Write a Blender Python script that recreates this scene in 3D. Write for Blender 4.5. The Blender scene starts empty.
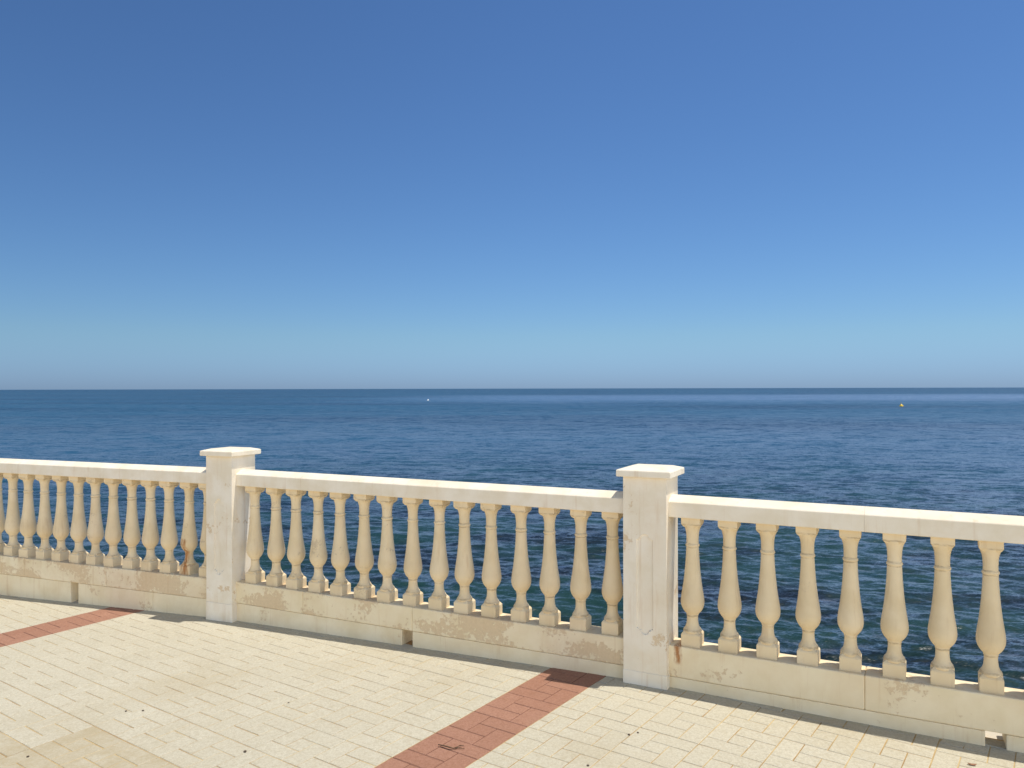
import bpy, bmesh, math, random
import numpy as np
from mathutils import Vector, Matrix
random.seed(7)
rng = np.random.default_rng(11)
sc = bpy.context.scene
COL = sc.collection
R = math.radians

# ------------------------------------------------------------------ helpers
def link(o, parent=None):
    COL.objects.link(o)
    if parent is not None:
        o.parent = parent
    return o

def mesh_obj(name, bm, mat, parent=None, smooth=False):
    me = bpy.data.meshes.new(name)
    bmesh.ops.recalc_face_normals(bm, faces=bm.faces[:])
    bm.to_mesh(me)
    bm.free()
    if mat:
        me.materials.append(mat)
    if smooth:
        for p in me.polygons:
            p.use_smooth = True
    return link(bpy.data.objects.new(name, me), parent)

def empty(name, loc, rz=0.0):
    o = bpy.data.objects.new(name, None)
    o.empty_display_size = 0.1
    o.location = loc
    o.rotation_euler = (0, 0, rz)
    return link(o)

def tag(o, label, cat, group=None):
    o['label'] = label
    o['category'] = cat
    if group:
        o['group'] = group
    return o

def struct(o, kind='structure'):
    o['kind'] = kind
    return o

def box(bm, x0, x1, y0, y1, z0, z1, bevel=0.0, seg=2):
    r = bmesh.ops.create_cube(bm, size=1.0)
    vs = r['verts']
    for v in vs:
        v.co = Vector(((x0 + x1) / 2 + v.co.x * (x1 - x0), (y0 + y1) / 2 + v.co.y * (y1 - y0), (z0 + z1) / 2 + v.co.z * (z1 - z0)))
    if bevel:
        es = list({e for v in vs for e in v.link_edges})
        bmesh.ops.bevel(bm, geom=es, offset=bevel, segments=seg, profile=0.5, affect='EDGES')

def lathe(bm, prof, n=40):
    rings = []
    for r, z in prof:
        rings.append([bm.verts.new((r * math.cos(2 * math.pi * k / n), r * math.sin(2 * math.pi * k / n), z)) for k in range(n)])
    for a, b in zip(rings, rings[1:]):
        for k in range(n):
            bm.faces.new((a[k], a[(k + 1) % n], b[(k + 1) % n], b[k]))
    bm.faces.new(rings[0][::-1])
    bm.faces.new(rings[-1])

# ------------------------------------------------------------------ node helper
class NT:
    def __init__(self, name):
        self.mat = bpy.data.materials.new(name)
        self.mat.use_nodes = True
        self.t = self.mat.node_tree
        self.t.nodes.clear()
        self.out = self.t.nodes.new('ShaderNodeOutputMaterial')
        self.bsdf = self.n('ShaderNodeBsdfPrincipled')
        self.l(self.bsdf.outputs[0], self.out.inputs[0])
    def n(self, kind, **kw):
        nd = self.t.nodes.new(kind)
        for k, v in kw.items():
            setattr(nd, k, v)
        return nd
    def l(self, a, b):
        self.t.links.new(a, b)
    def put(self, v, sock):
        if isinstance(v, bpy.types.NodeSocket):
            self.l(v, sock)
        else:
            sock.default_value = v
    def math(self, op, a, b=0.0, c=0.0, clamp=False):
        nd = self.n('ShaderNodeMath', operation=op, use_clamp=clamp)
        self.put(a, nd.inputs[0]); self.put(b, nd.inputs[1]); self.put(c, nd.inputs[2])
        return nd.outputs[0]
    def vmath(self, op, a, b=(0, 0, 0)):
        nd = self.n('ShaderNodeVectorMath', operation=op)
        self.put(a, nd.inputs[0])
        if op == 'SCALE':
            self.put(b, nd.inputs['Scale'])
        else:
            self.put(b, nd.inputs[1])
        return nd.outputs[0]
    def noise(self, vec, scale, detail=4.0, rough=0.55, dist=0.0, color=False):
        nd = self.n('ShaderNodeTexNoise')
        self.put(vec, nd.inputs['Vector'])
        self.put(scale, nd.inputs['Scale'])
        nd.inputs['Detail'].default_value = detail
        nd.inputs['Roughness'].default_value = rough
        nd.inputs['Distortion'].default_value = dist
        return nd.outputs['Color' if color else 'Fac']
    def ramp(self, fac, lo, hi, a=0.0, b=1.0):
        nd = self.n('ShaderNodeMapRange', interpolation_type='SMOOTHSTEP')
        self.put(fac, nd.inputs[0]); self.put(lo, nd.inputs[1]); self.put(hi, nd.inputs[2])
        self.put(a, nd.inputs[3]); self.put(b, nd.inputs[4])
        return nd.outputs[0]
    def mix(self, fac, a, b, mode='MIX'):
        nd = self.n('ShaderNodeMix', data_type='RGBA', blend_type=mode)
        self.put(fac, nd.inputs[0]); self.put(a, nd.inputs[6]); self.put(b, nd.inputs[7])
        return nd.outputs[2]
    def obj(self):
        return self.n('ShaderNodeTexCoord').outputs['Object']
    def pos(self):
        return self.n('ShaderNodeNewGeometry').outputs['Position']
    def sep(self, v):
        nd = self.n('ShaderNodeSeparateXYZ'); self.put(v, nd.inputs[0]); return nd.outputs
    def attr(self, name, typ='OBJECT'):
        nd = self.n('ShaderNodeAttribute', attribute_name=name, attribute_type=typ)
        return nd.outputs
    def bump(self, h, strength=0.3, dist=0.01):
        nd = self.n('ShaderNodeBump')
        self.put(h, nd.inputs['Height'])
        nd.inputs['Strength'].default_value = strength
        nd.inputs['Distance'].default_value = dist
        self.l(nd.outputs[0], self.bsdf.inputs['Normal'])

def c4(r, g, b):
    return (r, g, b, 1.0)

# ------------------------------------------------------------------ materials
def painted(name, base, bare, rough=0.75, rust=None, patch_scale=1.0, grooves=()):
    """aged masonry paint: slight tone drift, peeled patches down to bare stucco (object property 'wear'), rust stains"""
    m = NT(name)
    rnd = m.n('ShaderNodeObjectInfo').outputs['Random']
    off = m.n('ShaderNodeCombineXYZ')
    m.put(m.math('MULTIPLY', rnd, 37.0), off.inputs[0]); m.put(m.math('MULTIPLY', rnd, 91.0), off.inputs[2])
    p0 = m.obj()
    p = m.vmath('ADD', p0, off.outputs[0])
    tone = m.noise(p, 6.0, 5, 0.6)
    col = m.mix(m.ramp(tone, 0.35, 0.7), base, c4(base[0] * 0.90, base[1] * 0.87, base[2] * 0.80))
    cloud = m.noise(p, 2.6, 5, 0.62, 0.6)
    col = m.mix(m.math('MULTIPLY', m.ramp(cloud, 0.46, 0.68), m.math('ADD', 0.12, m.math('MULTIPLY', m.attr('wear')[2], 0.42))), col, c4(bare[0], bare[1] * 0.97, bare[2] * 0.92))
    # whole-piece tint: every cast piece weathered a little differently
    col = m.mix(m.math('MULTIPLY', rnd, 0.35), col, c4(base[0] * 0.95, base[1] * 0.90, base[2] * 0.80))
    # peeled paint: noise thresholded by the wear of the piece, with ragged small-scale edge
    wear = m.attr('wear')[2]
    big = m.noise(m.vmath('MULTIPLY', p, (1.0, 1.0, 1.5)), 3.2 * patch_scale, 2, 0.5)
    fine = m.noise(p, 34.0 * patch_scale, 6, 0.7)
    fld = m.math('ADD', m.math('MULTIPLY', big, 0.56), m.math('MULTIPLY', fine, 0.44))
    thr = m.math('SUBTRACT', 0.72, m.math('MULTIPLY', wear, 0.25))
    peel = m.ramp(fld, thr, m.math('ADD', thr, 0.018))
    bt = m.noise(p, 60.0, 4, 0.6)
    barec = m.mix(bt, c4(bare[0] * 0.80, bare[1] * 0.78, bare[2] * 0.74), c4(bare[0] * 1.12, bare[1] * 1.12, bare[2] * 1.12))
    col = m.mix(m.math('MULTIPLY', peel, 0.82), col, barec)
    # thin dirt specks
    sp = m.ramp(m.noise(p, 85.0, 3, 0.7), 0.71, 0.77)
    col = m.mix(m.math('MULTIPLY', sp, 0.5), col, c4(0.26, 0.19, 0.12))
    # runs of water stain
    st = m.ramp(m.noise(m.vmath('MULTIPLY', p, (22.0, 22.0, 1.6)), 1.0, 4, 0.65), 0.54, 0.74)
    col = m.mix(m.math('MULTIPLY', st, 0.32), col, c4(bare[0] * 0.8, bare[1] * 0.66, bare[2] * 0.5))
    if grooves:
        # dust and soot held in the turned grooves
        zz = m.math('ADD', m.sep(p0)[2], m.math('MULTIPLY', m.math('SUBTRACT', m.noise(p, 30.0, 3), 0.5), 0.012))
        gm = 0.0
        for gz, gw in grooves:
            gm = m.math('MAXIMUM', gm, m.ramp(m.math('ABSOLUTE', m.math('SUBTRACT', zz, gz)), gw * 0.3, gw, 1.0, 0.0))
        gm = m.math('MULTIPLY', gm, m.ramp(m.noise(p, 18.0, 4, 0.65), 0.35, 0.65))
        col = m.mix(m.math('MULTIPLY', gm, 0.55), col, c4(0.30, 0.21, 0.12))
    if rust:
        # rust = (x centre, half width, z low, z high): a stain run from an iron fixing
        X, Y, Z = m.sep(p0)
        wob = m.math('MULTIPLY', m.math('SUBTRACT', m.noise(p0, 25.0, 3, 0.6), 0.5), 0.03)
        dx = m.math('ABSOLUTE', m.math('SUBTRACT', m.math('ADD', X, wob), rust[0]))
        side = m.ramp(dx, rust[1] * 0.25, rust[1], 1.0, 0.0)
        up = m.math('MULTIPLY', m.ramp(Z, rust[2], rust[2] + 0.03), m.ramp(Z, rust[3] - 0.02, rust[3], 1.0, 0.0))
        rn = m.ramp(m.noise(m.vmath('MULTIPLY', p0, (3.0, 3.0, 0.45)), 26.0, 4, 0.7), 0.30, 0.56)
        ms = m.math('MULTIPLY', m.math('MULTIPLY', side, up), rn)
        col = m.mix(m.math('MULTIPLY', ms, 0.9), col, m.mix(m.noise(p0, 50.0, 3), c4(0.52, 0.20, 0.04), c4(0.24, 0.085, 0.022)))
    m.put(col, m.bsdf.inputs['Base Color'])
    m.bsdf.inputs['Roughness'].default_value = rough
    m.bsdf.inputs['Specular IOR Level'].default_value = 0.3
    h = m.math('ADD', m.math('MULTIPLY', m.noise(p, 150.0, 3, 0.6), 0.12), m.math('MULTIPLY', m.noise(p, 22.0, 4, 0.6), 0.5))
    h = m.math('SUBTRACT', h, m.math('MULTIPLY', peel, 0.35))
    m.bump(h, 0.45, 0.006)
    return m.mat

CREAM = c4(0.905, 0.785, 0.555)
STONE = c4(0.86, 0.70, 0.455)
BARE = c4(0.73, 0.555, 0.345)
M_paint = painted('cream_masonry_paint', CREAM, BARE)
M_pier = painted('pale_pier_paint', c4(0.905, 0.83, 0.695), BARE)
M_white = painted('off_white_rail_paint', c4(0.91, 0.825, 0.675), BARE)
M_bal = painted('cast_stone', STONE, c4(0.66, 0.52, 0.34), patch_scale=2.2, grooves=((0.158, 0.007), (0.5245, 0.005), (0.545, 0.004), (0.082, 0.008), (0.648, 0.006)))
M_bal_rust = painted('rust_stained_stone', STONE, c4(0.5, 0.36, 0.2), rust=(0.0, 0.032, 0.0, 0.275), patch_scale=2.2)
M_plinth_rust = painted('rust_stained_base', STONE, c4(0.5, 0.36, 0.2), rust=(0.0, 0.055, -0.02, 0.12), patch_scale=2.2)
M_course_rust = painted('stained_masonry_paint', CREAM, BARE, rust=(0.185, 0.028, 0.12, 0.25))

def paver(name, dark, light, stain, joint=False):
    m = NT(name)
    p = m.pos()
    a = m.attr('tint', 'GEOMETRY')
    t = a[2]
    col = m.mix(t, dark, light)
    g2 = m.noise(p, 75.0, 3, 0.75)
    col = m.mix(m.math('MULTIPLY', m.ramp(g2, 0.38, 0.68), 0.42), col, c4(dark[0] * 0.66, dark[1] * 0.60, dark[2] * 0.50))
    col = m.mix(m.math('MULTIPLY', m.ramp(m.noise(p, 130.0, 2, 0.6), 0.60, 0.74), 0.45), col, c4(min(1, light[0] * 1.30), min(1, light[1] * 1.30), min(1, light[2] * 1.32)))
    grain = m.noise(p, 240.0, 3, 0.7)
    col = m.mix(m.math('MULTIPLY', m.ramp(grain, 0.42, 0.72), 0.42), col, c4(dark[0] * 0.62, dark[1] * 0.58, dark[2] * 0.5))
    mid = m.noise(p, 28.0, 5, 0.7)
    col = m.mix(m.math('MULTIPLY', m.ramp(mid, 0.46, 0.72), 0.26), col, c4(dark[0] * 0.78, dark[1] * 0.72, dark[2] * 0.6))
    # trodden dirt: large soft stains
    big = m.noise(p, 0.85, 4, 0.62)
    col = m.mix(m.math('MULTIPLY', m.ramp(big, 0.50, 0.70), 0.30), col, stain)
    # a group of browner tiles in the front left corner
    old = m.attr('aged', 'GEOMETRY')[2]
    col = m.mix(m.math('MULTIPLY', old, m.ramp(m.noise(p, 7.0, 4, 0.65), 0.30, 0.70, 0.25, 0.65)), col, stain)
    sp = m.ramp(m.noise(p, 60.0, 2, 0.6), 0.735, 0.76)
    col = m.mix(m.math('MULTIPLY', sp, 0.4), col, c4(0.16, 0.11, 0.07))
    m.put(col, m.bsdf.inputs['Base Color'])
    m.bsdf.inputs['Roughness'].default_value = 0.9
    m.bsdf.inputs['Specular IOR Level'].default_value = 0.2
    h = m.math('ADD', m.math('MULTIPLY', m.noise(p, 260.0, 2, 0.7), 0.35), m.math('MULTIPLY', mid, 0.5))
    m.bump(h, 0.45, 0.005)
    return m.mat

M_pave = paver('cream_pavers', c4(0.565, 0.52, 0.40), c4(0.63, 0.585, 0.46), c4(0.42, 0.335, 0.195))
M_red = paver('red_pavers', c4(0.355, 0.180, 0.120), c4(0.45, 0.245, 0.168), c4(0.43, 0.30, 0.20))
M_joint = NT('joint_sand')
_p = M_joint.pos()
_jc = M_joint.mix(M_joint.ramp(M_joint.noise(_p, 5.0, 5, 0.65), 0.35, 0.65), c4(0.36, 0.22, 0.085), c4(0.58, 0.44, 0.22))
_X, _Y, _Z = M_joint.sep(_p)
_t = M_joint.math('SUBTRACT', M_joint.math('MULTIPLY', _X, 0.8103), M_joint.math('MULTIPLY', _Y, 0.5860))
_in = 0.0
for _k in (-2.416, -2.416 - 11 * 0.2948 - 0.330):                # brick dust in the joints of the two red bands
    _d = M_joint.math('ABSOLUTE', M_joint.math('SUBTRACT', _t, _k + 0.165))
    _in = M_joint.math('ADD', _in, M_joint.math('LESS_THAN', _d, 0.163))
_jc = M_joint.mix(_in, _jc, c4(0.13, 0.055, 0.035))
M_joint.put(_jc, M_joint.bsdf.inputs['Base Color'])
M_joint.bsdf.inputs['Roughness'].default_value = 1.0
M_joint = M_joint.mat

def plain(name, col, rough=0.6, var=0.25, scale=30.0, bump=0.2):
    m = NT(name)
    p = m.obj()
    n = m.noise(p, scale, 4, 0.65)
    m.put(m.mix(n, c4(*[max(0, k * (1 - var)) for k in col]), c4(*[min(1, k * (1 + var)) for k in col])), m.bsdf.inputs['Base Color'])
    m.bsdf.inputs['Roughness'].default_value = rough
    m.bump(n, bump, 0.003)
    return m.mat

M_quay = plain('quay_concrete', (0.62, 0.55, 0.43), 0.9, 0.15, 3.0)
M_twig = plain('dry_bark', (0.10, 0.062, 0.032), 0.9)
M_pebble = plain('dark_grit', (0.09, 0.065, 0.045), 0.9)
M_leaf = plain('dry_leaf', (0.32, 0.16, 0.085), 0.8)
M_yellow = plain('yellow_buoy_plastic', (0.72, 0.50, 0.04), 0.45, 0.1, 4.0)
M_pale = plain('sun_bleached_buoy_plastic', (0.78, 0.78, 0.74), 0.45, 0.1, 4.0)
M_steel = plain('buoy_steel', (0.35, 0.34, 0.32), 0.5, 0.1)

# ------------------------------------------------------------------ layout (metres; eye 1.6 m above the paving)
EYE = 1.60
L = 3.10
def ground_z(x):
    return -np.clip(0.0215 * (0.5 - x), 0.0, 0.10) - 0.010 * np.clip((x - 0.8) / 1.0, 0.0, 1.0)

ANG = [18.0, 21.1, 25.9, 27.6, 30.5]                      # heading of each bay: the parapet bends gently
P1 = Vector((-2.072, 5.535))
u = lambda a: Vector((math.cos(R(a)), -math.sin(R(a))))
P0 = P1 - L * u(ANG[1])
PA = P0 - L * u(ANG[0])
P2 = P1 + L * u(ANG[2])
P3 = P2 + L * u(ANG[3])
PB = P3 + L * u(ANG[4])
NODES = [PA, P0, P1, P2, P3, PB]

def front_y(x):
    """plan line of the parapet's front face"""
    if x <= NODES[0].x:
        a, b = NODES[0], NODES[1]
    elif x >= NODES[-1].x:
        a, b = NODES[-2], NODES[-1]
    else:
        for a, b in zip(NODES, NODES[1:]):
            if a.x <= x <= b.x:
                break
    return a.y + (b.y - a.y) * (x - a.x) / (b.x - a.x)

# ------------------------------------------------------------------ paving: pressed pinwheel tiles, real joints
TS = 0.2865                            # tile length along the bands
D1 = Vector((0.5860, 0.8103))          # along the red bands
D2 = Vector((0.8103, -0.5860))
BRICKS = [(0, 1, 1, 3), (1, 3, 2, 3), (2, 3, 0, 2), (0, 2, 0, 1), (1, 2, 1, 2)]   # t0,t1,s0,s1 in thirds of a tile
T_RED2, W_RED = -2.416, 0.330
TL = 0.2948
T_RED1 = T_RED2 - 11 * TL - W_RED

def add_brick(V, F, A, t0, t1, s0, s1, tint):
    g = 0.0015 + random.random() * 0.0010
    ch = 0.0022
    dz = abs(random.gauss(0, 0.0004))
    tx, ts = random.gauss(0, 0.0016), random.gauss(0, 0.0016)
    cx = (D2 * ((t0 + t1) / 2) + D1 * ((s0 + s1) / 2))
    b = len(V)
    for ins, z in ((g, -0.012), (g, -0.0025), (g + ch, 0.0)):
        for tt, ss in ((t0 + ins, s0 + ins), (t1 - ins, s0 + ins), (t1 - ins, s1 - ins), (t0 + ins, s1 - ins)):
            tt += random.gauss(0, 0.0004); ss += random.gauss(0, 0.0004)
            q = D2 * tt + D1 * ss
            q.y = min(q.y, front_y(q.x) + 0.11)
            zz = z + dz + (tt - (t0 + t1) / 2) * tx + (ss - (s0 + s1) / 2) * ts
            V.append((q.x, q.y, float(ground_z(q.x)) + zz))
    for k in range(4):
        j = (k + 1) % 4
        F.append((b + k, b + j, b + 4 + j, b + 4 + k)); A.append(tint)
        F.append((b + 4 + k, b + 4 + j, b + 8 + j, b + 8 + k)); A.append(tint)
    F.append((b + 8, b + 9, b + 10, b + 11)); A.append(tint)

def in_promenade(t0, t1, s0, s1):
    ok = False
    for tt in (t0, t1):
        for ss in (s0, s1):
            q = D2 * tt + D1 * ss
            if q.x < -8.0 or q.x > 6.3 or q.y < -1.2:
                return False
            if q.y < front_y(q.x) + 0.02:
                ok = True
    return ok

def pave(name, mat, t_lo, t_hi, t_phase, T, s_phase=2.432):
    V, F, A, G = [], [], [], []
    i0 = math.floor((t_lo - t_phase) / T) - 1
    i1 = math.ceil((t_hi - t_phase) / T) + 1
    for i in range(i0, i1):
        for j in range(-16, 22):
            base = random.gauss(0.55, 0.11)
            for a0, a1, b0, b1 in BRICKS:
                t0 = max(t_lo, t_phase + (i + a0 / 3) * T); t1 = min(t_hi, t_phase + (i + a1 / 3) * T)
                s0 = s_phase + (j + b0 / 3) * TS; s1 = s_phase + (j + b1 / 3) * TS
                if t1 - t0 < 0.02 or not in_promenade(t0, t1, s0, s1):
                    continue
                add_brick(V, F, A, t0, t1, s0, s1, min(1, max(0, base + random.gauss(0, 0.10))))
                tc_, sc_ = t_phase + (i + 0.5) * T, s_phase + (j + 0.5) * TS
                old = 1.0 if (tc_ < T_RED2 - 0.4 and (sc_ < 1.57 or (sc_ < 1.86 and tc_ > -3.80))) else 0.0
                G += [old] * (len(F) - len(G))
    me = bpy.data.meshes.new(name)
    me.from_pydata(V, [], F)
    at = me.attributes.new('tint', 'FLOAT', 'FACE')
    at.data.foreach_set('value', A)
    ag = me.attributes.new('aged', 'FLOAT', 'FACE')
    ag.data.foreach_set('value', G)
    me.materials.append(mat)
    o = link(bpy.data.objects.new(name, me))
    return struct(o)

pave('paving', M_pave, T_RED1 - 18 * TL, T_RED1, T_RED1, TL)
pave('paving', M_pave, T_RED1 + W_RED, T_RED2, T_RED2, TL)
pave('paving', M_pave, T_RED2 + W_RED, T_RED2 + 28 * TL, -1.932, 0.2905)
pave('red_paving_band', M_red, T_RED1, T_RED1 + W_RED, T_RED1, W_RED)
pave('red_paving_band', M_red, T_RED2, T_RED2 + W_RED, T_RED2, W_RED)

# bed of joint sand under the pavers, stopping inside the parapet; the quay body below it
def bed():
    bm = bmesh.new()
    xs = list(np.linspace(-9.5, 7.6, 70))
    far, near = [], []
    for x in xs:
        z = float(ground_z(x)) - 0.0021
        far.append(bm.verts.new((x, front_y(x) + 0.13, z)))
        near.append(bm.verts.new((x, -1.4, z)))
    for k in range(len(xs) - 1):
        bm.faces.new((near[k], near[k + 1], far[k + 1], far[k]))
    return bm
struct(mesh_obj('joint_sand', bed(), M_joint))

def quay():
    bm = bmesh.new()
    xs = list(np.linspace(-60, 60, 241))
    top_f, bot_f, top_n = [], [], []
    for x in xs:
        y = front_y(x) + 0.50
        y = min(max(y, -30), 24)
        z = float(ground_z(x)) - 0.012
        top_f.append(bm.verts.new((x, y, z)))
        bot_f.append(bm.verts.new((x, y + 0.25, -6.5)))
        top_n.append(bm.verts.new((x, -40.0, z)))
    for k in range(len(xs) - 1):
        bm.faces.new((top_n[k], top_n[k + 1], top_f[k + 1], top_f[k]))
        bm.faces.new((top_f[k], top_f[k + 1], bot_f[k + 1], bot_f[k]))
    return bm
struct(mesh_obj('quay_ground', quay(), M_quay))

# ------------------------------------------------------------------ piers
PW, PD, PF = 0.240, 0.235, -0.045       # width, depth, front face offset
def pier_shaft():
    bm = bmesh.new()
    hw = PW / 2
    y0, y1 = PF, PF + PD
    z0, z1 = -0.16, 1.130
    # front face with a sunk panel whose ends are scalloped
    def loop(pts):
        vs = [bm.verts.new(p) for p in pts]
        es = [bm.edges.new((vs[k], vs[(k + 1) % len(vs)])) for k in range(len(vs))]
        return vs, es
    outer, oe = loop([(-hw, y0, z0), (hw, y0, z0), (hw, y0, z1), (-hw, y0, z1)])
    pw, zb, zt, r = 0.046, 0.305, 0.785, 0.024
    def outline(y, ins):
        q = []
        w = pw - ins
        b, t = zb + ins, zt - ins
        rr = r - ins
        q += [(-w, y, t), (-w, y, b)]
        q += [(-0.036, y, b), (-0.034, y, b - 0.008)]
        for k in range(0, 11):
            a = math.pi + math.pi * k / 10
            q.append((rr * math.cos(a), y, b - 0.010 + rr * 0.9 * math.sin(a)))
        q += [(0.034, y, b - 0.008), (0.036, y, b), (w, y, b), (w, y, t)]
        q += [(0.036, y, t), (0.034, y, t + 0.008)]
        for k in range(0, 11):
            a = math.pi * k / 10
            q.append((rr * math.cos(a), y, t + 0.010 + rr * 0.9 * math.sin(a)))
        q += [(-0.034, y, t + 0.008), (-0.036, y, t)]
        return q
    inner, ie = loop(outline(y0, 0.0))
    bmesh.ops.triangle_fill(bm, edges=oe + ie, use_beauty=True)
    deep, de = loop(outline(y0 + 0.008, 0.003))
    n = len(inner)
    for k in range(n):
        bm.faces.new((inner[k], inner[(k + 1) % n], deep[(k + 1) % n], deep[k]))
    bmesh.ops.triangle_fill(bm, edges=de, use_beauty=True)
    back = [bm.verts.new(p) for p in ((-hw, y1, z0), (hw, y1, z0), (hw, y1, z1), (-hw, y1, z1))]
    for k in range(4):
        j = (k + 1) % 4
        bm.faces.new((outer[k], outer[j], back[j], back[k]))
    bm.faces.new(back)
    es = [e for e in bm.edges if (e.verts[0] in outer and e.verts[1] in back)]
    es += [e for e in bm.edges if e.verts[0] in back and e.verts[1] in back]
    return bm, None
def pier_cap():
    bm = bmesh.new()
    o = 0.031
    hw = PW / 2 + o
    y0, y1 = PF - o, PF + PD + o
    zs = [(0.0, 1.122), (0.0, 1.158), (0.052, 1.172)]
    rings = []
    for ins, z in zs:
        rings.append([bm.verts.new(p) for p in ((-hw + ins, y0 + ins, z), (hw - ins, y0 + ins, z), (hw - ins, y1 - ins, z), (-hw + ins, y1 - ins, z))])
    for a, b in zip(rings, rings[1:]):
        for k in range(4):
            bm.faces.new((a[k], a[(k + 1) % 4], b[(k + 1) % 4], b[k]))
    bm.faces.new(rings[0][::-1]); bm.faces.new(rings[-1])
    bmesh.ops.bevel(bm, geom=bm.edges[:], offset=0.005, segments=2, profile=0.5, affect='EDGES')
    return bm
def pier_foot():
    bm = bmesh.new()
    box(bm, -PW / 2 - 0.003, PW / 2 + 0.003, PF - 0.003, PF + PD + 0.003, -0.17, 0.073, 0.004)
    return bm

GP = 'square piers of the balustrade'
def make_pier(P, a):
    t = empty('pier', (P.x + 0.014, P.y - 0.007, 0), R(-a))
    bm, _ = pier_shaft()
    s = mesh_obj('shaft', bm, M_pier, t)
    md = s.modifiers.new('edges', 'BEVEL'); md.width = 0.006; md.segments = 2; md.limit_method = 'ANGLE'; md.angle_limit = R(60)
    s['wear'] = 0.42
    c = mesh_obj('cap', pier_cap(), M_white, t); c['wear'] = 0.0
    f = mesh_obj('foot', pier_foot(), M_pier, t); f['wear'] = 0.35
    return t
def copy_tree(o, parent=None):
    c = o.copy(); COL.objects.link(c)
    if parent is not None:
        c.parent = parent
    for ch in o.children:
        copy_tree(ch, c)
    return c
pier = make_pier(P2, (ANG[2] + ANG[3]) / 2)
tag(pier, 'nearer square cream pier with flat cap, right of the red brick band', 'pier', GP)
for P, a, lab in ((P1, (ANG[1] + ANG[2]) / 2, 'farther square cream pier with flat cap, beside the rust stained baluster'),
                  (P0, (ANG[0] + ANG[1]) / 2, 'square cream pier at the far left end of the rusty bay, past the picture edge'),
                  (P3, (ANG[3] + ANG[4]) / 2, 'square cream pier at the near end of the right bay, past the picture edge')):
    q = copy_tree(pier)
    q.location = (P.x - 0.007, P.y + 0.002, 0); q.rotation_euler = (0, 0, R(-a))
    q['label'] = lab

# ------------------------------------------------------------------ balusters
def baluster_shaft():
    bm = bmesh.new()
    prof = [(0.047, 0.070), (0.0475, 0.079), (0.0440, 0.087), (0.0388, 0.093), (0.0350, 0.100), (0.0313, 0.111), (0.0292, 0.127), (0.0285, 0.143), (0.0285, 0.156),
            (0.0306, 0.158), (0.0312, 0.163), (0.0308, 0.166), (0.0345, 0.170), (0.0415, 0.178), (0.0480, 0.187), (0.0537, 0.198), (0.0580, 0.210), (0.0602, 0.223),
            (0.0604, 0.236), (0.0592, 0.251), (0.0568, 0.269), (0.0532, 0.292), (0.0493, 0.317), (0.0460, 0.342), (0.0431, 0.367), (0.0406, 0.392), (0.0384, 0.417),
            (0.0363, 0.444), (0.0345, 0.471), (0.0331, 0.500), (0.0322, 0.524), (0.0322, 0.527), (0.0348, 0.529), (0.0360, 0.532), (0.0360, 0.537), (0.0348, 0.540),
            (0.0318, 0.542), (0.0315, 0.549), (0.0314, 0.567), (0.0320, 0.586), (0.0334, 0.601), (0.0360, 0.615), (0.0402, 0.628), (0.0452, 0.638), (0.0490, 0.644), (0.0490, 0.655)]
    lathe(bm, prof)
    return bm
def baluster_base():
    bm = bmesh.new()
    w = 0.049
    rings = []
    for ww, z in ((w, -0.004), (w, 0.060), (w - 0.003, 0.066), (w - 0.010, 0.074), (w - 0.014, 0.078)):
        rings.append([bm.verts.new(p) for p in ((-ww, -ww, z), (ww, -ww, z), (ww, ww, z), (-ww, ww, z))])
    for a, b in zip(rings, rings[1:]):
        for k in range(4):
            bm.faces.new((a[k], a[(k + 1) % 4], b[(k + 1) % 4], b[k]))
    bm.faces.new(rings[0][::-1]); bm.faces.new(rings[-1])
    es = [e for e in bm.edges if abs(e.verts[0].co.z - e.verts[1].co.z) > 0.0005]
    bmesh.ops.bevel(bm, geom=es, offset=0.003, segments=2, profile=0.5, affect='EDGES')
    return bm
def baluster_top():
    bm = bmesh.new()
    w = 0.049
    rings = []
    for ww, z in ((w - 0.012, 0.634), (w - 0.006, 0.640), (w, 0.650), (w, 0.690)):
        rings.append([bm.verts.new(p) for p in ((-ww, -ww, z), (ww, -ww, z), (ww, ww, z), (-ww, ww, z))])
    for a, b in zip(rings, rings[1:]):
        for k in range(4):
            bm.faces.new((a[k], a[(k + 1) % 4], b[(k + 1) % 4], b[k]))
    bm.faces.new(rings[0][::-1]); bm.faces.new(rings[-1])
    es = [e for e in bm.edges if abs(e.verts[0].co.z - e.verts[1].co.z) > 0.0005]
    bmesh.ops.bevel(bm, geom=es, offset=0.003, segments=2, profile=0.5, affect='EDGES')
    return bm
LEDGE, SOFFIT, RAILTOP = 0.225, 0.910, 0.995
BY = 0.0725
proto = mesh_obj('baluster', baluster_shaft(), M_bal, None, smooth=True)
b_ = mesh_obj('base_block', baluster_base(), M_bal, proto)
t_ = mesh_obj('top_block', baluster_top(), M_bal, proto)
BAL = (proto.data, b_.data, t_.data)
for o in (b_, t_, proto):
    bpy.data.objects.remove(o)
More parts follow.
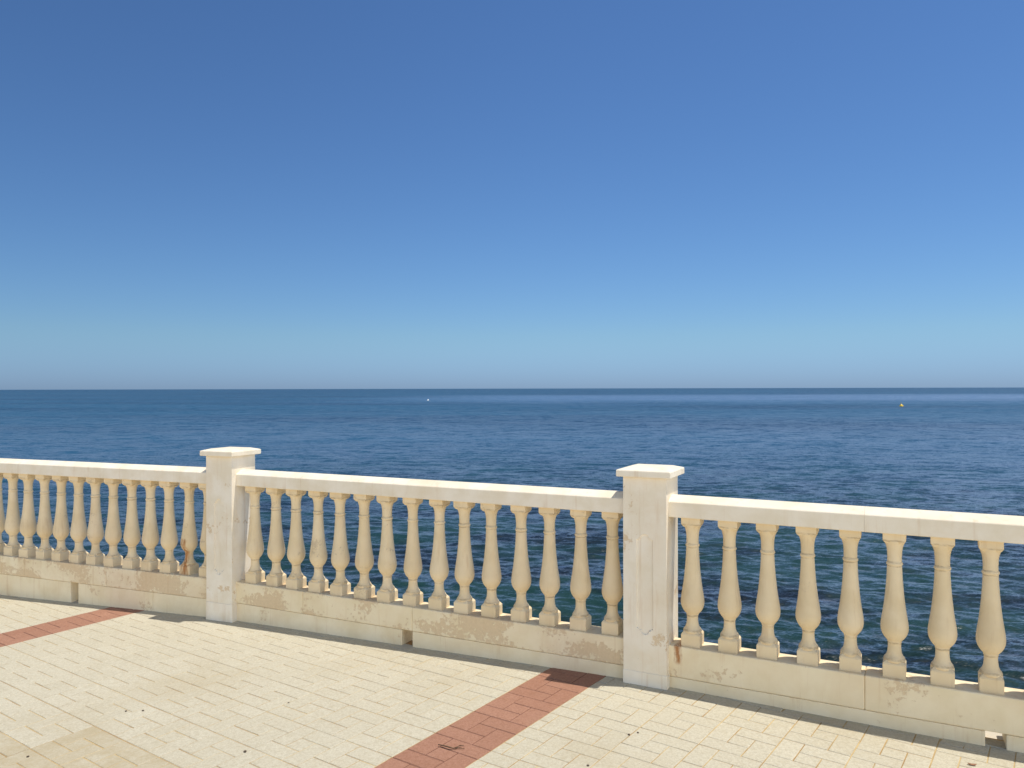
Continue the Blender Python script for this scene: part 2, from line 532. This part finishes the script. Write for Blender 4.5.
def baluster(parent, x, wear, rusty=False):
    o = bpy.data.objects.new('baluster', BAL[0]); link(o, parent)
    o.location = (x + random.gauss(0, 0.002), BY + random.gauss(0, 0.002), LEDGE)
    o.rotation_euler = (random.gauss(0, 0.003), random.gauss(0, 0.003), random.gauss(0, 0.02))
    k_ = 1 + random.gauss(0, 0.012)
    o.scale = (k_, k_, 1.0)
    o['wear'] = wear
    kids = []
    for nm, me in (('base_block', BAL[1]), ('top_block', BAL[2])):
        k = bpy.data.objects.new(nm, me); link(k, o); k['wear'] = wear
        kids.append(k)
    if rusty:
        o.data = BAL[0].copy(); o.data.materials.clear(); o.data.materials.append(M_bal_rust)
        kids[0].data = BAL[1].copy(); kids[0].data.materials.clear(); kids[0].data.materials.append(M_plinth_rust)
        o['label'] = 'baluster with a brown rust stain running down to its base'
    return o

# ------------------------------------------------------------------ bays
WD = 0.145
def rail(joints):
    """weathered coping with a low pitched top: straight extrusion of its section"""
    bm = bmesh.new()
    sec = [(0.004, SOFFIT), (0.000, SOFFIT + 0.004), (0.000, RAILTOP - 0.005), (0.0025, RAILTOP - 0.001), (0.006, RAILTOP + 0.001), (0.050, RAILTOP + 0.024), (0.060, RAILTOP + 0.027),
           (0.085, RAILTOP + 0.027), (0.095, RAILTOP + 0.024), (0.139, RAILTOP + 0.001), (0.1425, RAILTOP - 0.001), (0.145, RAILTOP - 0.005), (0.145, SOFFIT + 0.004), (0.141, SOFFIT)]
    xs = [0.05] + joints + [L - 0.05]
    for a, b in zip(xs, xs[1:]):
        g = 0.0003
        r0 = [bm.verts.new((a + g, y, z)) for y, z in sec]
        r1 = [bm.verts.new((b - g, y, z)) for y, z in sec]
        n = len(sec)
        for k in range(n):
            bm.faces.new((r0[k], r0[(k + 1) % n], r1[(k + 1) % n], r1[k]))
        bm.faces.new(r0[::-1]); bm.faces.new(r1)
    return bm
def upper_course(joints, bed):
    bm = bmesh.new()
    xs = [0.05] + joints + [L - 0.05]
    for a, b in zip(xs, xs[1:]):
        box(bm, a + 0.0003, b - 0.0003, 0.0, WD, bed + 0.001, LEDGE, 0.006)
    return bm
def lower_course(x0, x1, bed, joints=()):
    bm = bmesh.new()
    xs = [x0] + list(joints) + [x1]
    for a, b in zip(xs, xs[1:]):
        box(bm, a + (0.0012 if a != x0 else 0), b - (0.0012 if b != x1 else 0), 0.004, WD + 0.046, -0.16, bed - 0.001, 0.005)
    return bm
GB = 'balustrade bays along the promenade edge'
def bay(P, a, label, wear, x0, pitch, rail_joints, up_joints, low_joints=(), rusty=None, stained=False, bed=0.074, drain=1.548):
    t = empty('balustrade', (P.x, P.y, 0), R(-a))
    tag(t, label, 'balustrade', GB)
    r = mesh_obj('handrail', rail(rail_joints), M_white, t); r['wear'] = 0.08 * wear
    c = mesh_obj('upper_course', upper_course(up_joints, bed), M_course_rust if stained else M_paint, t); c['wear'] = wear
    d0, d1 = drain, drain + 0.080
    for q0, q1 in ((0.05, d0), (d1, L - 0.05)):
        k = mesh_obj('lower_course', lower_course(q0, q1, bed, [j for j in low_joints if q0 < j < q1]), M_paint, t); k['wear'] = wear * 0.45
    for k in range(1, 16):
        baluster(t, x0 + pitch * k, max(0.0, wear * 0.42 + random.gauss(0, 0.10)), rusty == k)
    return t
bay(P1, ANG[2], 'whole balustrade bay between the two square piers, paint flaking from its low base wall', 0.86, 0.0318, 0.1908, [1.56], [0.72, 1.60], drain=1.520)
bay(P0, ANG[1], 'farthest balustrade bay at the left, holding the rust stained baluster', 0.92, 0.0706, 0.1880, [2.2], [1.05, 1.95], [2.42], rusty=14, drain=1.570)
bay(P2, ANG[3], 'nearest balustrade bay at the right, its base wall mostly unflaked', 0.56, 0.0501, 0.1947, [1.09], [1.09], stained=True, bed=0.058, drain=1.582)
bay(PA, ANG[0], 'balustrade bay continuing past the left picture edge', 0.85, 0.05, 0.19, [1.5], [1.0, 2.1])
bay(P3, ANG[4], 'balustrade bay continuing past the right picture edge', 0.6, 0.05, 0.19, [1.5], [1.0, 2.1])

# ------------------------------------------------------------------ sea
SEA = -4.2
def build_sea():
    dth = R(0.16)
    th = np.concatenate([np.linspace(R(-100), R(-52), 60, endpoint=False), np.arange(R(-52), R(52), dth), np.linspace(R(52), R(110), 70)])
    r = [1.5]
    while r[-1] < 60000:
        q = r[-1]
        f = 1.0034 if 9 < q < 160 else (1.012 if q < 1200 else 1.08)
        r.append(q * f)
    r = np.array(r)
    TH, RR = np.meshgrid(th, r)
    X = RR * np.sin(TH); Y = RR * np.cos(TH)
    sp = np.maximum(RR * dth, np.gradient(r)[:, None] * np.ones_like(TH))
    Z = np.zeros_like(X)
    wind = R(205)                       # waves run in towards the shore from the right
    for k in range(70):
        lam = 0.26 * (14.0 ** (k / 69.0)) * rng.uniform(0.9, 1.1)
        a = wind + rng.normal(0, 0.42)
        kx, ky = math.sin(a) * 2 * math.pi / lam, math.cos(a) * 2 * math.pi / lam
        slope = 0.034 if lam < 1.2 else 0.013
        amp = slope * lam / (2 * math.pi)
        fade = np.clip((lam / sp - 2.5) / 2.5, 0, 1)
        ph = kx * X + ky * Y + rng.uniform(0, 6.28)
        s = np.sin(ph)
        Z += amp * fade * (s + 0.25 * np.cos(2 * ph))
    Z += SEA
    nr, nc = X.shape
    co = np.stack([X, Y, Z], -1).reshape(-1, 3)
    idx = np.arange(nr * nc).reshape(nr, nc)
    q = np.stack([idx[:-1, :-1], idx[1:, :-1], idx[1:, 1:], idx[:-1, 1:]], -1).reshape(-1, 4)[:, ::-1]
    me = bpy.data.meshes.new('sea')
    me.vertices.add(len(co)); me.vertices.foreach_set('co', co.ravel())
    me.loops.add(q.size); me.loops.foreach_set('vertex_index', q.ravel())
    me.polygons.add(len(q)); me.polygons.foreach_set('loop_start', np.arange(0, q.size, 4))
    me.polygons.foreach_set('use_smooth', np.ones(len(q), bool))
    me.update(); me.validate()
    return me

def sea_material():
    m = NT('sea_water')
    p = m.pos()
    N = m.n('ShaderNodeNewGeometry').outputs['Normal']
    # wave slopes at several sizes, gusts making calmer and rougher lanes
    gust = m.noise(m.vmath('MULTIPLY', p, (0.006, 0.022, 0.0)), 1.0, 4, 0.6)
    gust2 = m.noise(m.vmath('MULTIPLY', p, (0.05, 0.16, 0.0)), 1.0, 4, 0.6)
    amp = m.math('MULTIPLY', m.ramp(gust, 0.30, 0.66, 0.70, 1.2), m.ramp(gust2, 0.30, 0.7, 0.7, 1.25))
    def slopes(scale, a, det=2.0, st=(0.8, 2.0, 1.0)):
        c = m.noise(m.vmath('MULTIPLY', p, st), scale, det, 0.6, color=True)
        v = m.vmath('SUBTRACT', c, (0.5, 0.5, 0.5))
        return m.vmath('MULTIPLY', v, (a, a, 0.0))
    s = m.vmath('ADD', m.vmath('ADD', slopes(20.0, 0.9), slopes(9.0, 0.9)), slopes(2.2, 1.15, 4.0))
    s = m.vmath('ADD', s, slopes(0.5, 1.05, 3.0))
    s = m.vmath('ADD', s, slopes(0.16, 0.55, 3.0, (1.0, 1.3, 1.0)))
    s = m.vmath('SCALE', s, amp)
    Yd = m.vmath('LENGTH', p); dist = Yd.node.outputs['Value']
    # the steeper faces of the little waves look towards the shore
    lean = m.n('ShaderNodeCombineXYZ'); m.put(m.ramp(dist, 50.0, 230.0, 0.0, -0.13), lean.inputs[1])
    s = m.vmath('ADD', s, lean.outputs[0])
    nn = m.vmath('NORMALIZE', m.vmath('ADD', N, s))
    # water body: blue over depth, weed and rock near the shore
    Yd = m.vmath('LENGTH', p); dist = Yd.node.outputs['Value']
    patch = m.noise(m.vmath('MULTIPLY', p, (0.14, 0.26, 0.0)), 1.0, 5, 0.6)
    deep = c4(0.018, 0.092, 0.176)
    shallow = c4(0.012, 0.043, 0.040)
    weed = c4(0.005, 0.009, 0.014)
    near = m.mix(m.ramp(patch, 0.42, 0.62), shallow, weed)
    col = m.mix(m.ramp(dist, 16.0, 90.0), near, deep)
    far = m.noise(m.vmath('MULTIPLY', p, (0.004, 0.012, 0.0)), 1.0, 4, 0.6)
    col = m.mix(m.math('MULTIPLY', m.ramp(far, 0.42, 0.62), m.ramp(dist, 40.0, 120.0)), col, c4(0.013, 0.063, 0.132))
    X, Y, Z = m.sep(p)
    # calm slick along the current, a paler lane far out on the right
    jag = m.math('MULTIPLY', m.math('SUBTRACT', m.noise(m.vmath('MULTIPLY', p, (0.012, 0.03, 0.0)), 1.0, 4, 0.6), 0.5), 240.0)
    yy = m.math('ADD', Y, jag)
    lane = m.math('MULTIPLY', m.ramp(yy, 250.0, 430.0), m.ramp(yy, 520.0, 800.0, 1.0, 0.0))
    lane = m.math('MULTIPLY', lane, m.ramp(X, -130.0, 40.0))
    col = m.mix(m.math('MULTIPLY', lane, 0.8), col, c4(0.045, 0.15, 0.30))
    # water body below, mirror of the sky above; unresolved ripples hide part of the mirror further out
    m.t.nodes.remove(m.bsdf)
    body = m.n('ShaderNodeBsdfDiffuse'); m.put(col, body.inputs['Color']); m.l(nn, body.inputs['Normal'])
    mir = m.n('ShaderNodeBsdfGlossy'); mir.inputs['Roughness'].default_value = 0.30; m.l(nn, mir.inputs['Normal'])
    fr = m.n('ShaderNodeFresnel'); fr.inputs['IOR'].default_value = 1.333; m.l(nn, fr.inputs['Normal'])
    k = m.math('ADD', m.ramp(dist, 50.0, 240.0, 1.0, 0.55), m.math('MULTIPLY', lane, 0.60))
    mixs = m.n('ShaderNodeMixShader')
    m.l(m.math('MULTIPLY', fr.outputs[0], k), mixs.inputs[0])
    m.l(body.outputs[0], mixs.inputs[1]); m.l(mir.outputs[0], mixs.inputs[2])
    m.l(mixs.outputs[0], m.out.inputs[0])
    return m.mat
me = build_sea()
me.materials.append(sea_material())
struct(link(bpy.data.objects.new('sea', me)))

# ------------------------------------------------------------------ buoys far out
def buoy(loc, mat, label, tilt, size=1.0):
    t = empty('buoy', loc); tag(t, label, 'buoy')
    t.scale = (size, size, size)
    t.rotation_euler = (tilt, tilt * 0.7, 0)
    bm = bmesh.new()
    lathe(bm, [(0.05, -0.55), (0.34, -0.45), (0.56, -0.18), (0.60, 0.06), (0.52, 0.32), (0.32, 0.52), (0.14, 0.66), (0.10, 0.80)], 28)
    mesh_obj('float', bm, mat, t, True)
    bm = bmesh.new()
    lathe(bm, [(0.03, 0.78), (0.03, 1.05)], 10)
    mesh_obj('mast', bm, M_steel, t)
    bm = bmesh.new()
    bmesh.ops.create_uvsphere(bm, u_segments=16, v_segments=10, radius=0.10)
    for v in bm.verts:
        v.co.z += 1.12
    mesh_obj('topmark', bm, mat, t, True)
    return t
buoy((-41.3, 378.0, SEA), M_pale, 'tiny pale buoy far out on the sea, left of centre', 0.10, 0.85)
buoy((120.5, 238.0, SEA), M_yellow, 'tiny yellow buoy on the sea at the right', -0.08)

# ------------------------------------------------------------------ litter on the paving
def tube(bm, pts, rad, n=8):
    rings = []
    for i, p in enumerate(pts):
        p = Vector(p)
        d = (Vector(pts[min(i + 1, len(pts) - 1)]) - Vector(pts[max(i - 1, 0)])).normalized()
        a = d.orthogonal().normalized(); b = d.cross(a)
        rings.append([bm.verts.new(p + (a * math.cos(2 * math.pi * k / n) + b * math.sin(2 * math.pi * k / n)) * rad[i]) for k in range(n)])
    for a, b in zip(rings, rings[1:]):
        for k in range(n):
            bm.faces.new((a[k], a[(k + 1) % n], b[(k + 1) % n], b[k]))
    bm.faces.new(rings[0][::-1]); bm.faces.new(rings[-1])
tx, ty = -0.278, 3.46
bm = bmesh.new()
tube(bm, [(-0.060, 0.022, 0.006), (-0.038, 0.010, 0.007), (-0.012, -0.010, 0.010), (0.010, -0.020, 0.008), (0.030, -0.012, 0.007), (0.062, -0.016, 0.005)],
     [0.0018, 0.0028, 0.0030, 0.0028, 0.0022, 0.0010])
tube(bm, [(0.020, -0.016, 0.008), (0.040, 0.004, 0.010), (0.058, 0.012, 0.006)], [0.0030, 0.0022, 0.0010])
w = mesh_obj('twig', bm, M_twig, None, True)
w.location = (tx, ty, float(ground_z(tx)))
tag(w, 'short dry forked twig lying on the red brick band', 'twig')

def pebble(x, y, s, label):
    bm = bmesh.new()
    bmesh.ops.create_icosphere(bm, subdivisions=2, radius=s)
    for v in bm.verts:
        v.co *= 1 + random.gauss(0, 0.10)
        v.co.z *= 0.6
    o = mesh_obj('pebble', bm, M_pebble, None, True)
    o.location = (x, y, float(ground_z(x)) + s * 0.42)
    o.rotation_euler = (0, 0, random.uniform(0, 6))
    tag(o, label, 'pebble', 'bits of dark grit on the pale paving')
for x, y, s, lab in ((-1.208, 3.469, 0.0068, 'largest dark pebble, alone on the pale paving left of the twig'),
                     (-1.899, 3.949, 0.0058, 'right one of a pair of dark pebbles on pale paving at the left'),
                     (-1.985, 3.948, 0.0054, 'left one of a pair of dark pebbles on pale paving at the left'),
                     (-1.168, 4.007, 0.0045, 'tiny dark pebble on pale paving midway between the pier foot and the twig'),
                     (0.536, 3.549, 0.0060, 'left one of two dark pebbles on pale paving in front of the nearer pier'),
                     (0.581, 3.569, 0.0050, 'right one of two dark pebbles on pale paving in front of the nearer pier'),
                     (0.319, 3.266, 0.0058, 'dark pebble at the front edge, right of the red brick band'),
                     (-2.188, 3.470, 0.0060, 'dark pebble on the browner stained paving in the front left corner')):
    pebble(x, y, s, lab)
bm = bmesh.new()
vs = []
n = 16
up = []
for k in range(n):
    a = 2 * math.pi * k / n
    x = 0.017 * math.cos(a); y = 0.008 * math.sin(a)
    up.append(bm.verts.new((x, y, 0.0045 + 0.004 * abs(math.cos(a)) ** 2)))
lo = [bm.verts.new((v.co.x, v.co.y, v.co.z - 0.0012)) for v in up]
ct = bm.verts.new((0, 0, 0.0035)); cb = bm.verts.new((0, 0, 0.0023))
for k in range(n):
    j = (k + 1) % n
    bm.faces.new((up[k], up[j], ct)); bm.faces.new((lo[j], lo[k], cb)); bm.faces.new((up[k], lo[k], lo[j], up[j]))
lf = mesh_obj('leaf', bm, M_leaf, None, True)
lf.location = (1.957, 3.277, float(ground_z(1.957)))
lf.rotation_euler = (0, 0, -0.35)
tag(lf, 'small curled brown leaf on the paving below the right drain gap', 'leaf')

# ------------------------------------------------------------------ light, sky, camera
sun_vec = Vector((0.335, -0.055, 1.0)).normalized()
elev = math.asin(sun_vec.z)
azim = math.atan2(sun_vec.x, sun_vec.y)
sd = bpy.data.lights.new('sun', 'SUN')
sd.energy = 3.3
sd.angle = R(0.53)
sd.color = (1.0, 0.95, 0.87)
so = link(bpy.data.objects.new('sun', sd))
so.rotation_euler = sun_vec.to_track_quat('Z', 'Y').to_euler()
so.location = (3, -1, 12)
wd = bpy.data.worlds.new('World')
sc.world = wd
wd.use_nodes = True
nt = wd.node_tree
bg = nt.nodes['Background']
sk = nt.nodes.new('ShaderNodeTexSky')
sk.sky_type = 'NISHITA'
sk.sun_disc = False
sk.sun_elevation = elev
sk.sun_rotation = azim
sk.altitude = 0.0
sk.air_density = 1.0
sk.dust_density = 0.35
sk.ozone_density = 7.0
tn = nt.nodes.new('ShaderNodeVectorMath'); tn.operation = 'MULTIPLY'
# deep blue low over the sea; overhead tint added to warm fill on shaded faces
tc = nt.nodes.new('ShaderNodeTexCoord')
sx = nt.nodes.new('ShaderNodeSeparateXYZ'); nt.links.new(tc.outputs['Generated'], sx.inputs[0])
mr = nt.nodes.new('ShaderNodeMapRange'); mr.interpolation_type = 'SMOOTHSTEP'
nt.links.new(sx.outputs[2], mr.inputs[0]); mr.inputs[1].default_value = 0.46; mr.inputs[2].default_value = 0.72
mx = nt.nodes.new('ShaderNodeMix'); mx.data_type = 'RGBA'
nt.links.new(mr.outputs[0], mx.inputs[0])
mx.inputs[6].default_value = (0.755, 0.965, 1.165, 1)
mx.inputs[7].default_value = (1.15, 0.92, 0.72, 1)
ml = nt.nodes.new('ShaderNodeMapRange'); ml.interpolation_type = 'SMOOTHSTEP'      # blue sea haze along the horizon
nt.links.new(sx.outputs[2], ml.inputs[0]); ml.inputs[1].default_value = 0.0; ml.inputs[2].default_value = 0.075
mh = nt.nodes.new('ShaderNodeMix'); mh.data_type = 'RGBA'
nt.links.new(ml.outputs[0], mh.inputs[0])
mh.inputs[6].default_value = (0.565, 0.825, 1.39, 1)
nt.links.new(mx.outputs[2], mh.inputs[7])
# added fill light: unseen low sky behind the camera, brightened to lift shaded faces
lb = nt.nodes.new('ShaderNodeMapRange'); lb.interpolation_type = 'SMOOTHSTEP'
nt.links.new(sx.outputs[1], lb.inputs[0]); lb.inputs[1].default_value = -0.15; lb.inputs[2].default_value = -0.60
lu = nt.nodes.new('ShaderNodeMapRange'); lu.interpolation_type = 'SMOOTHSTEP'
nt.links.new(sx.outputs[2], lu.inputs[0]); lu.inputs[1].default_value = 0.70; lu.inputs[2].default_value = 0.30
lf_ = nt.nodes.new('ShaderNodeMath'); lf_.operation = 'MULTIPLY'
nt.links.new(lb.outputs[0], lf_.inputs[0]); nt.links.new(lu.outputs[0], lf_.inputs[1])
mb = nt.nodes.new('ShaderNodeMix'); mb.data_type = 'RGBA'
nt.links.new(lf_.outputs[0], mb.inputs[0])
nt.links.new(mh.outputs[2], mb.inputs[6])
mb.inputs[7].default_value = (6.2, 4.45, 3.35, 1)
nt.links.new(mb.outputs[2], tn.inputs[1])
nt.links.new(sk.outputs[0], tn.inputs[0])
az = nt.nodes.new('ShaderNodeMapRange'); az.interpolation_type = 'SMOOTHSTEP'      # darker away from the sun's side
nt.links.new(sx.outputs[0], az.inputs[0])
az.inputs[1].default_value = -0.75; az.inputs[2].default_value = 0.15; az.inputs[3].default_value = 0.82; az.inputs[4].default_value = 1.0
tm = nt.nodes.new('ShaderNodeVectorMath'); tm.operation = 'SCALE'
nt.links.new(tn.outputs[0], tm.inputs[0]); nt.links.new(az.outputs[0], tm.inputs['Scale'])
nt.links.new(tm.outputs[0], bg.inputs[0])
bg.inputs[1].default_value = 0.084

cam = bpy.data.cameras.new('camera')
cam.sensor_width = 36.0
cam.lens = 769.0 * 36.0 / 1024.0
cam.shift_y = 4.55 / 1024.0
cam.clip_start = 0.05
cam.clip_end = 200000
co = link(bpy.data.objects.new('camera', cam))
co.matrix_world = Matrix.Translation((0, 0, EYE)) @ Matrix.Rotation(R(90), 4, 'X') @ Matrix.Rotation(-math.atan(2.3 / 1024), 4, 'Z')
sc.camera = co
sc.view_settings.view_transform = 'Standard'
sc.view_settings.look = 'None'
sc.view_settings.exposure = 0.25
sc.view_settings.gamma = 1.0
sc.cycles.max_bounces = 8
sc.cycles.sample_clamp_indirect = 8.0
